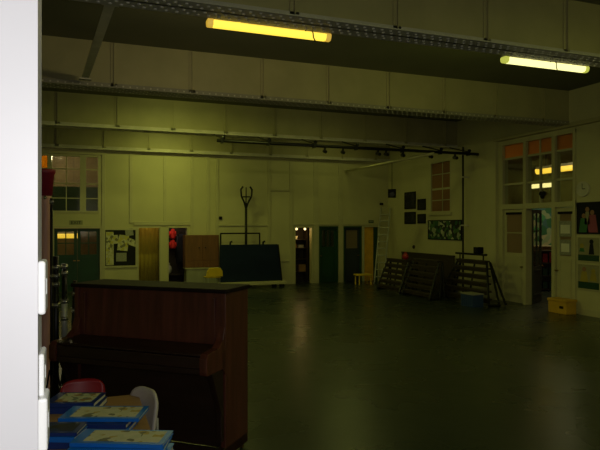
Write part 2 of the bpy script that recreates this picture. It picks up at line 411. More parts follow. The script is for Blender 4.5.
# ---------------------------------------------------------------- near switch plates on the white wall end
def plate(label, px, y0, y1, Yp):
    p = (px-CX)/F; z = Yp/(CS-SN*p)
    x1 = cw(p*z, z)[0]; zt, zb = H-(y0-CY)/F*z, H-(y1-CY)/F*z
    t = thing('light_switch', label, 'switch', (-.067, Yp, zb), 0, 'white switch plates on the wall end')
    B().box(-.001, x1+.067, 0, .075, 0, zt-zb).done('plate', whitep, t, bevel=.005, seg=3)
    B().box(x1+.067-.001, x1+.067+.0008, .03, .048, (zt-zb)*.35, (zt-zb)*.65).done('rocker', whitep, t, bevel=.001)
plate('white switch plate on the white wall end, uppermost of three', 45.5, 261, 315, 1.10)
plate('shaded white switch plate on the white wall end, middle of three', 44.3, 354, 397, 1.123)
plate('white switch plate on the white wall end, lowest of three', 47.6, 398.5, 452, 1.10)

# ---------------------------------------------------------------- post and stands at left
p = PZ(45.5, 300, 6.4)
t = thing('wooden_post', 'pinkish brown post topped by a flared maroon cap, beside the white wall', 'post', (p.x, p.y, 0))
B().lathe([(.13, 0), (.13, .12), (.075, .16), (.062, .5), (.056, 2.3), (.06, 2.33)], 18).done('shaft', woodr, t, smooth=True)
B().lathe([(.05, 2.33), (.07, 2.335), (.088, 2.56), (.1, 2.57), (.105, 2.6), (.1, 2.62), (.02, 2.625)], 20).done('cap', maroon, t, smooth=True)
B().ball((.0, -.066, 2.31), .02, 8, 6).done('eyelet', silver, t)
def stand(label, px, z, ztop, rings, lean=0, pale=False, r=.022):
    q = PZ(px, 300, z)
    t = thing('folded_stand', label, 'stand', (q.x, q.y, 0), 0, 'folded metal stands behind the piano')
    B().cyl((0, 0, .05), (lean, 0, ztop), r, 12).cyl((0, 0, .02), (0, 0, .06), r*1.6, 12).done('pole', black, t, smooth=True)
    if pale: B().cyl((0, -.002, .75), (lean*.5, -.002, 1.22), r*1.15, 12).done('sleeve', alu, t, smooth=True)
    for zz in rings:
        c = lean*zz/ztop
        B().cyl((c, 0, zz-.022), (c, 0, zz+.022), r*1.35, 12).ball((c+.012, -r*1.45, zz), .014, 8, 6).done('collar', silver, t, smooth=True)
    for a in (90, 210, 330):
        e = Vector((math.cos(R(a)), math.sin(R(a)), 0))
        B().cyl(e*.02+Vector((0, 0, .45)), e*.10+Vector((0, 0, .01)), .009, 8).done('leg', black, t)
stand('thin tall black pole standing right of the brown post', 51.5, 6.3, 2.3, (2.26, 1.46), r=.016)
stand('folded black stand with bright clamps, leftmost of the stands behind the piano', 56, 6.2, 1.68, (1.56, 1.47, 1.38, 1.16), pale=False, r=.03)
stand('folded black stand with a pale lower sleeve behind the piano', 64.5, 6.2, 1.6, (1.57, 1.5, 1.2, 1.02), pale=True, r=.028)
stand('shortest folded black stand, nearest the piano end', 70, 6.2, 1.42, (1.28, 1.1), lean=.05, r=.02)

# ---------------------------------------------------------------- piano
o = cw(-.473, 5.3)                                  # back right corner
ang = math.atan2(*reversed((cw(.94, -.342))))        # local +x runs towards the right end
t = thing('upright_piano', 'dark mahogany upright piano with closed key lid, behind the stacked books', 'piano', (o[0], o[1], 0), ang)
# local: x from -L to 0, y 0 = back, negative towards the player
L, PH, DB = 1.57, 1.47, .44
B().box(-L+.03, -.03, -.06, -.015, .08, PH-.05).done('back_frame', woodb, t)
for s, (a, c) in enumerate(((-L, -L+.045), (-.045, 0))):
    B().prism([(0, .05), (0, PH-.035), (-DB, PH-.035), (-DB+.0, .97), (-DB-.04, .93), (-DB-.04, .80), (-DB+.0, .76), (-DB+.0, .05)], 'x', a, c).done('side_panel', woodd, t, bevel=.006)
B().box(-L-.02, .02, -DB-.03, .01, PH-.035, PH).done('top_lid', woodl, t, bevel=.008)
up = B().prism([(-DB+.02, PH-.04), (-DB-.0, 1.0), (-DB+.03, 1.0), (-DB+.05, PH-.04)], 'x', -L+.046, -.046).done('upper_panel', woodd, t)
for a, c in ((-L+.10, -L+.125), (-.125, -.10)):
    B().box(a, c, -DB-.008, -DB+.012, 1.02, PH-.08).done('moulding', woodd, up, bevel=.004)
B().box(-L+.046, -.046, -DB+.04, -DB+.065, .12, .80).done('lower_panel', woodb, t)
B().box(-L+.01, -.01, -DB-.30, -.1, .81, .86).done('key_bed', woodb, t, bevel=.008)
B().box(-L+.07, -.07, -DB-.30, -DB-.275, .861, .955).done('key_slip', woodb, t, bevel=.006)
B().prism([(-DB-.27, .955), (-DB-.3, .962), (-DB-.3, .98), (-DB-.2, .99), (-DB-.01, 1.0), (-DB-.01, .97)], 'x', -L+.07, -.07).done('key_lid', woodb, t, bevel=.004)
for a, c in ((-L, -L+.07), (-.07, 0)):
    B().prism([(-DB, .81), (-DB-.31, .81), (-DB-.32, .84), (-DB-.32, .95), (-DB-.29, .985), (-DB-.12, .995), (-DB-.04, 1.05), (-DB, 1.16)], 'x', a, c).done('arm', woodd, t, bevel=.008)
    B().prism([(-DB-.02, .805), (-DB-.22, .805), (-DB-.15, .66), (-DB-.06, .45), (-DB-.05, .2), (-DB, .2)], 'x', a+.01, c-.01).done('truss', woodb, t, bevel=.006)
    B().box(a, c, -DB-.2, 0, .045, .14).done('toe_block', woodb, t, bevel=.008)
B().box(-L+.046, -.046, -DB, -DB+.03, .05, .12).done('bottom_rail', woodb, t)
for x in (-L/2-.08, -L/2+.08):
    B().box(x-.02, x+.02, -DB-.12, -DB+.02, .07, .085).done('pedal', brass, t, bevel=.005)
for x in (-L+.035, -.035):
    for y in (-DB-.1, -.06):
        B().cyl((x-.015, y, .022), (x+.015, y, .022), .022, 12).box(x-.01, x+.01, y-.01, y+.01, .02, .05).done('castor', brass, t)

# ---------------------------------------------------------------- table with books
t = thing('table', 'tan topped table at lower left, covered with blue books', 'table', (-.12, 3.72, 0))
B().box(-.56, .54, -.88, .88, .69, .72).done('table_top', tan, t, bevel=.006)
for x in (-.4, .34):
    for y in (-.7, .1):
        B().cyl((x, y, 0), (x, y, .65), .02, 12).done('leg', black, t, smooth=True)
B().box(-.42, .36, -.72, .12, .65, .69).done('frame', black, t)

def book(label, px, z, zb, w, d, th, rot, cover, pic=None, tilt=0, group='blue books stacked on the table', roll=0):
    p = (px-CX)/F; X, Y = cw(p*z, z)
    t = thing('book', label, 'book', (X, Y, zb), -YAW+R(rot), group)
    t.rotation_euler = (R(tilt), R(roll), -YAW+R(rot))
    e = .004
    B().box(-w/2, w/2, -d/2, d/2, 0, e).box(-w/2, w/2, -d/2, d/2, th-e, th).box(-w/2, w/2, -d/2, -d/2+e, e, th-e).done('cover', cover, t)
    B().box(-w/2+.006, w/2-.006, -d/2+e, d/2-.008, e, th-e).done('pages', paper, t)
    if pic: B().box(-w/2+.06, w/2-.03, -d/2+.03, d/2-.02, th, th+.001).done('cover_picture', pic, t)
    return t
T0 = .722
# front right pile
book('blue book at the bottom of the front pile nearest the viewer', 124, 3.2, T0, .50, .25, .04, 1, bluebk)
book('deep blue book second from the bottom of the front pile', 117, 3.2, T0+.042, .50, .25, .035, -2, dkblue)
book('blue book third from the bottom of the front pile', 122, 3.18, T0+.079, .50, .25, .03, 2, bluebk)
book('pale covered blue book topmost of the front pile', 123, 3.18, T0+.111, .50, .215, .02, -3, bluebk, pic_book, tilt=0)
# left pile, partly behind the white wall
book('deep blue book at the bottom of the left pile beside the wall', 53, 3.43, T0, .34, .19, .04, 4, dkblue)
book('blue book in the middle of the left pile beside the wall', 53, 3.43, T0+.042, .34, .19, .03, -3, bluebk)
book('dark blue book topmost of the left pile beside the wall', 53, 3.43, T0+.074, .34, .19, .02, 2, dkblue, pic_dark)
# middle pile
book('blue book at the bottom of the middle pile', 100, 3.72, T0, .44, .25, .03, 0, bluebk)
book('dark printed blue book second in the middle pile', 98, 3.70, T0+.032, .44, .25, .03, -2, dkblue, pic_dark)
book('pale covered blue book topmost of the middle pile', 105, 3.74, T0+.064, .50, .25, .022, 0, bluebk, pic_book)
# back left pile
book('deep blue book under the small back pile', 78, 4.1, T0, .34, .26, .04, 3, dkblue)
book('pale green covered book on top of the small back pile', 76, 4.1, T0+.042, .34, .26, .03, 0, dkblue, pic_book2)

def chair(label, x, y, rz, m, top=.745, w=.34):
    # local: seat towards -y, back at y = 0
    t = thing('stacking_chair', label, 'chair', (x, y, 0), rz)
    B().grid(lambda u, v: Vector((-w/2+w*u, -.36+.34*v, .42+.012*math.cos((u-.5)*math.pi*2)*-1 - .02*(1-v)**3)), 8, 6, .012).done('seat', m, t, smooth=True)
    def bk(u, v):
        ww = w/2*(1-.16*max(0, (v-.75)/.25)**2)
        return Vector((ww*(2*u-1), -.03+.04*v-.03*(2*u-1)**2, .50+(top-.5)*(v-(.13*abs(2*u-1)**4*v))))
    B().grid(bk, 12, 8, .022).done('backrest', m, t, smooth=True)
    for s in (-1, 1):
        B().tube([(s*(w/2-.04), -.0, .405), (s*(w/2-.05), .02, .5), (s*(w/2-.06), .025, .6)], .009, 8).done('back_support', alu, t)
        B().cyl((s*(w/2-.03), -.30, .40), (s*(w/2-.01), -.34, 0), .010, 10).done('leg', alu, t)
        B().cyl((s*(w/2-.03), -.04, .40), (s*(w/2-.01), .02, 0), .010, 10).done('leg', alu, t)
    return t
q = PZ(83, 300, 4.78); chair('red plastic chair tucked behind the book table', q.x, q.y, R(-4), redp)
chair('greyish white plastic chair at the right edge of the book table', .455, 4.44, R(-64), greyp, top=.80, w=.36)

# ---------------------------------------------------------------- back wall: window, doors, boards
w0, w1 = -2.2, bx(100)
t = struct_root('window_1', ((w0+w1)/2, YB, 2.4)); hw = (w1-w0)/2; wh = 1.76
cells = [(bx(80)-.0, bx(86)), (bx(47.5), bx(52))]
b = B().box(-hw, hw, -.02, .12, 0, .06).box(-hw, hw, -.02, .12, wh-.06, wh).box(-hw, -hw+.06, -.02, .12, .06, wh-.06).box(hw-.06, hw, -.02, .12, .06, wh-.06)
mx = (w0+w1)/2
for a, c in cells: b.box(a-mx, c-mx, -.02, .12, .06, wh-.06)
b.done('window_frame', creamtrim, t)
b = B()
for k in range(1, 4): b.box(-hw+.06, hw-.06, .02, .06, wh*k/4-.014, wh*k/4+.014)
for px in (66.3,): b.box(bx(px)-mx-.014, bx(px)-mx+.014, .022, .058, .06, wh-.06)
b.done('glazing_bars', creamtrim, t)
B().box(-hw+.06, hw-.06, .036, .044, .06, wh-.06).done('pane', smoke, t)
B().box(-hw+.07, bx(47.4)-mx, .07, .075, 1.2, wh-.07).done('glow_pane', ochglow, t)  # added sheet, its ochre colour stands in for lit glazing

def leaf(t, x0, x1, z1, m, glz, cols=2, rows=2, gl=smoke, y=.05, handle=1, gmatl=None):
    # framed door leaf with a glazed upper part
    b = B(); s = .09; g0 = glz
    b.box(x0, x1, y, y+.04, 0.01, g0).box(x0, x0+s, y, y+.04, g0, z1).box(x1-s, x1, y, y+.04, g0, z1).box(x0+s, x1-s, y, y+.04, z1-s, z1)
    for i in range(1, cols):
        x = x0+s+(x1-x0-2*s)*i/cols; b.box(x-.015, x+.015, y, y+.04, g0, z1-s)
    for j in range(1, rows):
        z = g0+(z1-s-g0)*j/rows; b.box(x0+s, x1-s, y+.002, y+.038, z-.015, z+.015)
    b.box(x0+s, x1-s, y-.012, y, .2, .24).box(x0+s, x1-s, y-.012, y, g0-.12, g0-.08).box(x0+s, x0+s+.03, y-.012, y, .24, g0-.12).box(x1-s-.03, x1-s, y-.012, y, .24, g0-.12)
    o = b.done('door_leaf', m, t)
    B().box(x0+s, x1-s, y+.015, y+.022, g0, z1-s).done('pane', gl, o)
    hx = x1-.05 if handle > 0 else x0+.05
    B().cyl((hx, y-.05, .95), (hx, y, .95), .012, 8).box(hx-.06, hx+.012, y-.06, y-.045, .935, .965).done('door_handle', brass, o)
    return o
# green double doors
xa, xb = bx(54), bx(100); c = (xa+xb)/2; hw = (xb-xa)/2
t = struct_root('door_1', (c, YB, 0))
B().box(-hw-.07, -hw, -.02, .14, 0, 1.93).box(hw, hw+.07, -.02, .14, 0, 1.93).box(-hw-.07, hw+.07, -.02, .14, 1.93, 2.0).done('door_frame', creamtrim, t)
leaf(t, -hw+.005, -.004, 1.92, green, 1.13, gl=smoke, handle=1)
leaf(t, .004, hw-.005, 1.92, green, 1.13, gl=smoke, handle=-1)
q0 = BK(64, 235, 20.9)
tube_light('added glowing tube lighting the upper panes of the green doors', (q0.x, 20.9, q0.z+.04), 0, tubeO, group='lobby tubes', L=.9, down=4, side=0, col=CLC).scale = (1, 1.5, 2)  # tube added to make the upper door panes glow orange
for s in (-.3, .3): B().cyl((s, 0, .04), (s, 0, (4.4-q0.z-.04)/2), .006, 6).done('hanger', black, [o for o in C.objects if o.get('group') == 'lobby tubes'][0])
# exit sign
p = BK(76, 223)
t = thing('exit_sign', 'small pale exit sign above the green double doors', 'sign', (p.x, YB, p.z-.05))
B().box(-.19, .19, -.012, -.001, 0, .13).done('sign_plate', mat('sign face', (150, 150, 110), .5), t)
cu = bpy.data.curves.new('exit_text', 'FONT'); cu.body = 'EXIT'; cu.size = .14; cu.align_x = 'CENTER'; cu.extrude = .002
tmp = bpy.data.objects.new('exit_text', cu); C.objects.link(tmp); bpy.context.view_layer.update()
me = bpy.data.meshes.new_from_object(tmp.evaluated_get(bpy.context.evaluated_depsgraph_get())); bpy.data.objects.remove(tmp)
me.materials.clear(); me.materials.append(mat('dark sign ink', (14, 24, 16), .6))
o = bpy.data.objects.new('lettering', me); C.objects.link(o); o.parent = t; o.rotation_euler = (R(90), 0, 0); o.location = (0, -.0145, .015)
# notice board
p0, p1 = BK(105, 266), BK(135.5, 230)
t = thing('notice_board', 'black notice board with pale sheets beside the green doors', 'notice board', (p0.x, YB, p0.z)); W, Hh = p1.x-p0.x, p1.z-p0.z
B().box(0, W, -.02, -.001, 0, Hh).done('felt', boardbl, t)
B().box(-.04, W+.04, -.035, -.001, -.06, 0).box(-.04, W+.04, -.035, -.001, Hh, Hh+.04).box(-.04, 0, -.035, -.001, 0, Hh).box(W, W+.04, -.035, -.001, 0, Hh).done('frame', creamtrim, t)
k = 0
for (u0, v0, u1, v1, rot, m) in ((.03, .02, .28, .95, 0, pic_sheet), (.42, .42, .76, .86, 6, pic_sheet), (.36, .12, .70, .36, 0, paperd), (.66, .84, .92, 1.04, -8, paperd), (.74, .56, 1.04, .74, 20, pic_sheet), (.26, .62, .42, .86, -5, pic_sheet)):
    M = Matrix.Translation(((u0+u1)/2*W, -.0215-.0016*k, (v0+v1)/2*Hh)) @ Matrix.Rotation(R(rot), 4, 'Y')
    B().box(-(u1-u0)/2*W, (u1-u0)/2*W, -.0012, 0, -(v1-v0)/2*Hh, (v1-v0)/2*Hh, M).done('sheet', m, t); k += 1
# openings: linings
def lining(n, px0, px1, m=creamtrim, wd=.05):
    x0, x1 = bx(px0), bx(px1)
    t = struct_root('door_%d' % n, ((x0+x1)/2, YB, 0)); h = (x1-x0)/2
    B().box(-h, -h+wd, -.02, .2, 0, DT-wd).box(h-wd, h, -.02, .2, 0, DT-wd).box(-h, h, -.02, .2, DT-wd, DT).done('door_frame', m, t)
    return t, h
t, h = lining(2, 137, 161); p = bx(149)
c = B().grid(lambda u, v: Vector((-.32+.78*u, .55+.014*math.sin(u*38), 0.03+2.3*v)), 48, 1, .01).done('curtain', ochrec, None, smooth=True)
c.location = (p-.08, YB, 0); tag(c, 'long ochre curtain filling the lit doorway beside the notice board', 'curtain')
t, h = lining(3, 167, 188.5)
# coats in the cloakroom
def coat(label, px, py, w, hgt, m, y, arm=True):
    q = BK(px, py, y)
    t = thing('coat', label, 'coat', (q.x, y, q.z), 0, 'coats hanging in the cloakroom doorway')
    B().grid(lambda u, v: Vector(((u-.5)*w*(.55+.45*min(1, (1-v)*2.2)), .05*math.sin(u*9)*(1-v)-.05, -hgt+hgt*v)), 14, 10, .05).done('body', m, t, smooth=True)
    for s in (-1, 1):
        B().cyl((s*w*.32, -.04, -.08), (s*w*.5, -.04, -hgt*.8), .05, 10, .035).done('sleeve', m, t, smooth=True)
    B().tube([(0, 0, -.02), (0, -.01, .05), (0, .03, .07)], .008, 6).done('loop', black, t)
    t2 = thing('coat_hook', 'hook carrying the %s' % label, 'hook', (q.x, y, q.z+.04)); 
    B().cyl((0, .03, 0), (0, 20.5-y-.001, 0), .012, 8).done('peg', black, t2)
coat('bright red coat hanging highest in the cloakroom doorway', 172.5, 229, .20, .32, redcl, 20.25)
coat('bright red coat hanging lower in the cloakroom doorway', 172.5, 240, .22, .28, redcl, 20.05)
coat('dark coat hanging right inside the cloakroom doorway', 181, 234, .34, 1.0, navycl, 20.2)
t = thing('shoe_bag', 'pale drawstring bag low in the cloakroom doorway', 'bag', (BK(170, 270, 20).x, 20.2, .38))
B().ball((0, 0, .14), .12, 12, 8, (.8, .7, 1.2)).done('bag_body', paper, t, smooth=True); B().cyl((0, 0, .26), (0, 0, .36), .03, 8).done('neck', paper, t)
t = thing('cloak_bench', 'low dark bench inside the cloakroom doorway', 'bench', (bx(178)+.05, 20.2, 0))
B().box(-.38, .38, -.18, .18, .33, .37).done('seat', woodst, t); B().box(-.36, -.32, -.15, .15, 0, .33).done('leg', woodst, t); B().box(.32, .36, -.15, .15, 0, .33).done('leg', woodst, t)
# shelf cupboard opening
t, h = lining(4, 294, 313)
cx = bx(303.5)
t = thing('shelving', 'dark wooden shelving inside the lit cupboard opening', 'shelf', (cx+.07, 19.56, 0))
for z in (.35, .8, 1.2, 1.5): B().box(-.33, .27, -.15, .17, z, z+.025).done('shelf', woodst, t)
for x in (-.33, .27): B().box(x-.02, x+.02, -.16, .18, 0, 1.95).done('upright', woodst, t)
for (dx, z, w, hh, m, lb, nm) in ((-.2, 1.225, .16, .14, cardbd, 'brown box on the third cupboard shelf', 'box'), (.05, 1.225, .2, .1, paperd, 'grey box file on the third cupboard shelf', 'box'), (-.15, .825, .24, .2, blackp, 'black case on the second cupboard shelf', 'case'), (.1, .375, .26, .25, cardbd, 'wide brown box on the lowest cupboard shelf', 'box'), (-.18, 1.525, .18, .12, paper, 'white box on the top cupboard shelf', 'box')):
    r = thing(nm.replace('box', 'storage_box').replace('case', 'storage_case'), lb, nm, (cx+.07+dx, 19.56, z+.0005), 0, 'boxes on the cupboard shelves')
    B().box(-w/2, w/2, -.1, .1, 0, hh*.75).done('body', m, r, bevel=.005); B().box(-w/2-.005, w/2+.005, -.105, .105, hh*.75, hh).done('lid', m, r, bevel=.004)
bulb = emat('bulb glow', (1, .8, .35), 2.2)
for px, lb in ((296.5, 'left of two small lit bulbs at the cupboard opening'), (305, 'right of two small lit bulbs at the cupboard opening')):
    q = BK(px, 229, 19.25); t = thing('bulb', lb, 'bulb', (q.x, 19.25, q.z), 0, 'bulbs in the cupboard')
    B().ball((0, 0, 0), .042, 12, 8).done('globe', bulb, t, smooth=True); B().cyl((0, 0, .035), (0, 0, 2.6-q.z), .012, 8).done('flex', black, t)
lamp('bulb_lamp', 'POINT', (cx, 19.22, 1.75), 2.2, (1, .65, .2), radius=.04)
# green door, blue grey door
t, h = lining(5, 319, 338, greenf, .04); leaf(t, -h+.045, h-.045, DT-.05, green, 1.27, 3, 1, smoke, .06, -1)
t, h = lining(6, 343.5, 361.5, greenf, .04); leaf(t, -h+.045, h-.045, DT-.05, bluegr, 1.2, 1, 1, frost, .06, 1)
t, h = lining(7, 363.5, 379, creamtrim, .03)
B().box(-h+.035, -h+.42, .05, .09, .01, DT-.035).box(-h+.08, -h+.37, .042, .05, .2, .9).box(-h+.08, -h+.37, .042, .05, 1.05, 1.8).done('door_leaf', ochre, t)
B().box(-h+.425, h-.032, .05, .09, .01, DT-.035).box(-h+.45, h-.06, .042, .05, .9, 1.85).done('side_leaf', green, t)
p = BK(371, 222); t = thing('sign_plate', 'small dark sign plate above the ochre door', 'sign', (p.x, YB, p.z-.04)); B().box(-.1, .1, -.014, -.001, 0, .1).done('plate', green, t); B().box(-.08, .08, -.0155, -.014, .03, .07).done('stripe', paperd, t)

# ---------------------------------------------------------------- things along the back wall
# brown cupboard on a pale base
p0, p1 = BK(185, 268, 18.45), BK(219, 235, 18.45)
W = p1.x-p0.x; zb = p0.z
t = thing('low_bench', 'pale grey low unit under the brown cupboard', 'unit', (p0.x, 18.6, 0))
B().box(.04, W-.06, -.2, .24, .06, zb-.03).done('carcass', mat('pale grey laminate', (150, 150, 128), .5), t)
B().box(0, W-.04, -.22, .26, zb-.03, zb-.001).done('top', creamtrim, t); B().box(.08, W-.08, -.17, .2, 0, .06).done('plinth', woodb, t)
t = thing('cupboard', 'brown two door wooden cupboard left of the blue mat trolley', 'cupboard', (p0.x, 18.6, zb)); CH = p1.z-zb
B().box(0, W, -.15, .26, 0, CH).done('carcass', woodc, t, bevel=.006)
for a, c, hx in ((.015, W/2-.004, W/2-.1), (W/2+.004, W-.015, W/2+.1)):
    d = B().box(a, c, -.17, -.151, .22, CH-.02).done('door', woodc, t, bevel=.004)
    B().ball((hx, -.185, CH*.62), .022, 10, 6).done('knob', black, d)
    d = B().box(a, c, -.17, -.151, .02, .21).done('drawer', woodc, t, bevel=.004)
# yellow chair in front of the cupboard
p = BK(212, 281, 17.75)
t = thing('stacking_chair', 'yellow plastic chair in front of the brown cupboard', 'chair', (p.x, 17.75, 0), R(6))
B().box(-.22, .22, -.22, .2, .42, .45).done('seat', yellow, t, bevel=.012)
B().prism([(-.27, .46), (.27, .46), (.26, .62), (.19, .73), (-.15, .73), (-.24, .62)], 'y', -.25, -.215).done('backrest', yellow, t, bevel=.012)
for x in (-.19, .19):
    for y in (-.2, .18): B().cyl((x, y, 0), (x, y, .42), .012, 8).done('leg', alu, t)
# blue mats on a trolley
z = 19.0; p0, p1 = PZ(219.5, 279.5, z), PZ(281, 279.5, z)
ym = 18.25
W = BK(281, 280, ym).x-BK(219.5, 280, ym).x; x0 = BK(219.5, 280, ym).x
t = thing('mat_trolley', 'pale low wheeled trolley with a black rail, below the blue mat', 'trolley', (x0, ym, 0))
B().box(-.02, W+.12, -.22, .15, .10, .2).done('deck', creamtrim, t, bevel=.01)
for x in (.1, W-.25, W+.02):
    for y in (-.16, .09):
        B().cyl((x, y-.02, .05), (x, y+.02, .05), .05, 14).done('castor', black, t)
B().tube([(.06, .1, .2), (.06, .1, 1.76), (1.36, .1, 1.76), (1.36, .1, .2)], .025, 10).done('rail', black, t)
for x in (.36, 1.46): B().tube([(x, .05, 1.38), (x, .02, 1.48), (x+.06, .02, 1.5)], .03, 8).done('strap_end', black, t)
mz = H-(244.5-CY)/F*(ym/(CS-SN*-.09))
t = thing('gym_mat', 'large dark blue mat leaning upright on the pale trolley', 'mat', (x0, ym, .201))
B().prism([(0, 0), (W, 0), (W-.13, mz-.2), (.02, mz-.2)], 'y', -.06, .06).done('mat_body', navy, t, bevel=.02)
B().prism([(W-.01, .0), (W+.03, .0), (W-.10, mz-.21), (W-.13, mz-.21)], 'y', -.07, .07).done('edge_strip', blackp, t)
# stand with forked top behind the mat
p = BK(246, 235, 18.63)
t = thing('netball_post', 'tall thin black post with a forked top behind the blue mat', 'post', (p.x, 18.63, 0))
zt = BK(245, 186, 18.62).z; zf = BK(245, 203, 18.62).z
B().cyl((0, 0, .04), (0, 0, zf), .045, 12, .04).done('pole', black, t, smooth=True)
B().lathe([(.2, 0), (.2, .02), (.06, .05), (.05, .1)], 20).done('base', black, t)
for s in (-1, 1):
    B().tube([(0, 0, zf-.2), (s*.06, -.03, zf), (s*.17, -.06, zf+.22), (s*.19, -.06, zt-.12), (s*.12, -.06, zt-.02)], .03, 8).done('prong', black, t)
B().tube([(0, 0, zf-.02), (.0, -.02, zt-.04)], .018, 8).done('spike', black, t)
ring = [(.17*math.cos(a*math.pi/8), -.06+.12*math.sin(a*math.pi/8), zf+.2) for a in range(17)]
B().tube(ring, .016, 6).done('ring', black, t)
p = BK(220.5, 218); t = thing('wall_socket', 'tiny dark fitting on the back wall left of the forked post', 'fitting', (p.x, YB, p.z)); B().box(-.05, .05, -.04, -.001, -.05, .05).done('box', black, t, bevel=.006); B().cyl((0, -.055, 0), (0, -.04, 0), .025, 10).done('button', blackp, t)
# small yellow table near ochre door
p = PZ(369, 283.5, 19.6)
t = thing('small_table', 'small yellow table in front of the ochre door', 'table', (p.x-.02, 17.9, 0))
B().box(-.28, .28, -.2, .2, .31, .36).done('table_top', yellow, t, bevel=.012)
for x in (-.22, .22):
    for y in (-.15, .15): B().cyl((x, y, 0), (x, y, .31), .022, 10).done('leg', yellow, t)
# ladder
t = thing('ladder', 'tall aluminium ladder leaning in the far corner', 'ladder', (9.66, 17.86, 0))
lv = Vector((.74, .86, 2.66)); wd = Vector((.70, -.71, 0))*.17
for sgn in (-1, 1):
    B().cyl(wd*sgn, wd*sgn+lv, .03, 8).done('stile', alu, t)
for k in range(1, 11):
    c0 = lv*(k/11); B().cyl(c0-wd, c0+wd, .02, 8).done('rung', alu, t)
# hanging speaker in the corner
p = PZ(392, 193.5, 19.2)
t = thing('loudspeaker', 'small black loudspeaker hanging high in the far corner', 'speaker', (p.x, p.y, p.z), R(-30))
B().box(-.13, .13, -.11, .11, -.14, .14).done('case', blackp, t, bevel=.01)
B().cyl((0, -.125, -.03), (0, -.11, -.03), .08, 16).done('cone', black, t)
B().cyl((0, 0, .14), (0, 0, BK(392, 168).z-p.z), .01, 6).done('cable', black, t)
p = BK(381, 204); t = thing('security_sensor', 'tiny dark sensor on the wall left of the hanging loudspeaker', 'sensor', (p.x, YB, p.z)); B().box(-.06, .06, -.07, -.001, -.04, .04).done('case', blackp, t, bevel=.01); B().box(-.04, .04, -.075, -.07, -.02, .015).done('lens', black, t)

# ---------------------------------------------------------------- right wall
RZ = R(-90)
def on_right(px0, py0, px1, py1):
    a, c = RT(px0, py1), RT(px1, py1); top = RT((px0+px1)/2, py0).z; bot = RT((px0+px1)/2, py1).z
    return a.y, c.y, bot, top
def picture(name, cat, label, px0, py0, px1, py1, m, fr=blackp, group=None, fw=.03, mount=None):
    y0, y1, z0, z1 = on_right(px0, py0, px1, py1); W, Hh = y0-y1, z1-z0
    t = thing(name, label, cat, (XR, y0, z0), RZ, group)
    B().box(0, W, -.014, -.001, 0, Hh).done('backing', fr if mount is None else mount, t)
    B().box(fw, W-fw, -.016, -.014, fw, Hh-fw).done('image', m, t)
    B().box(0, W, -.028, -.014, 0, fw).box(0, W, -.028, -.014, Hh-fw, Hh).box(0, fw, -.028, -.014, fw, Hh-fw).box(W-fw, W, -.028, -.014, fw, Hh-fw).done('frame', fr, t)
    return t
g = 'four dark pictures on the right wall'
picture('framed_picture', 'picture', 'tall dark picture, upper left of the group of four', 405, 192, 416, 209, pic_art, group=g)
picture('framed_picture', 'picture', 'small dark picture, upper right of the group of four', 418, 199, 426, 210, pic_art, group=g)
picture('framed_picture', 'picture', 'dark picture, lower left of the group of four', 405, 212, 416, 224, pic_art, group=g)
picture('framed_picture', 'picture', 'small dark picture, lower right of the group of four', 418, 214, 426, 223.5, pic_art, group=g)
picture('wall_display', 'picture', 'wide green collage on the wall above the tallest staging', 428.5, 220, 462, 240, pic_green)
# pinkish window
y0, y1 = ry(430), ry(451); W = y0-y1
t = struct_root('window_2', (XR, y0, 2.42), RZ); WH = 1.63
B().box(0, W, .0, .1, 0, .05).box(0, W, 0, .1, WH-.05, WH).box(0, .06, 0, .1, .05, WH-.05).box(W-.06, W, 0, .1, .05, WH-.05).done('window_frame', creamtrim, t)
B().box(.06, W-.06, .03, .06, .72, .78).box(.06, W-.06, .03, .06, 1.2, 1.23).box(.06, W-.06, .03, .06, .38, .41).box(W*.55, W*.55+.03, .03, .06, .05, WH-.05).done('glazing_bars', creamtrim, t)
B().box(.06, W-.06, .045, .053, .05, WH-.05).done('pane', pinkgl, t)
q = RT(414, 247); t = thing('dimmer_switch', 'small round dark switch on the wall above the staging', 'switch', (XR, q.y, q.z), RZ)
B().cyl((0, -.03, 0), (0, -.001, 0), .06, 16).done('base', mat('brown bakelite', (70, 50, 30), .5), t); B().cyl((0, -.05, 0), (0, -.03, 0), .025, 12).done('knob', black, t)
# vertical pipe
t = thing('drain_pipe', 'thin dark vertical pipe beside the green collage', 'pipe', (XR-.18, ry(463, XR-.18), 0))
B().cyl((0, 0, 0), (0, 0, 4.3), .028, 10).done('pipe_run', mat('dark pipe paint', (36, 33, 24), .6), t, smooth=True)
for z in (.6, 2.0, 3.4): B().box(-.04, .17, -.04, .04, z, z+.04).done('clip', steelg, t)

# double doors with glazing over
yT = 12.75; t = struct_root('door_8', (XR, yT, 0), RZ)       # local x = yT - Y
X = lambda y: yT-y
b = B()
for a, c in ((10.22, 10.30), (10.84, 10.94), (11.80, 11.90), (12.67, 12.75)): b.box(X(c), X(a), -.03, .16, 0, 4.22)
for z0, z1 in ((2.44, 2.57), (4.14, 4.22)): b.box(0, X(10.22), -.031, .161, z0, z1)
b.done('door_frame', creamtrim, t)
b = B()
for z in (3.10, 3.78): b.box(.08, X(10.30), .02, .09, z-.025, z+.025)
b.box(X(11.385), X(11.355), .02, .09, 2.57, 4.14); b.done('glazing_bars', creamtrim, t)
for a, c in ((10.30, 10.84), (10.94, 11.80), (11.90, 12.67)):
    B().box(X(c), X(a), .05, .057, 2.57, 3.76).done('pane', glass, t)
    B().box(X(c), X(a), .05, .057, 3.80, 4.14).done('pane', amber, t, label='upper pane with amber glow in its colour')
leaf(t, X(12.665), X(11.905), 2.43, creamtrim, 1.3, 1, 2, frost, .03, 1)
leaf(t, X(10.835), X(10.305), 2.43, creamtrim, 1.3, 1, 2, frost, .03, -1)
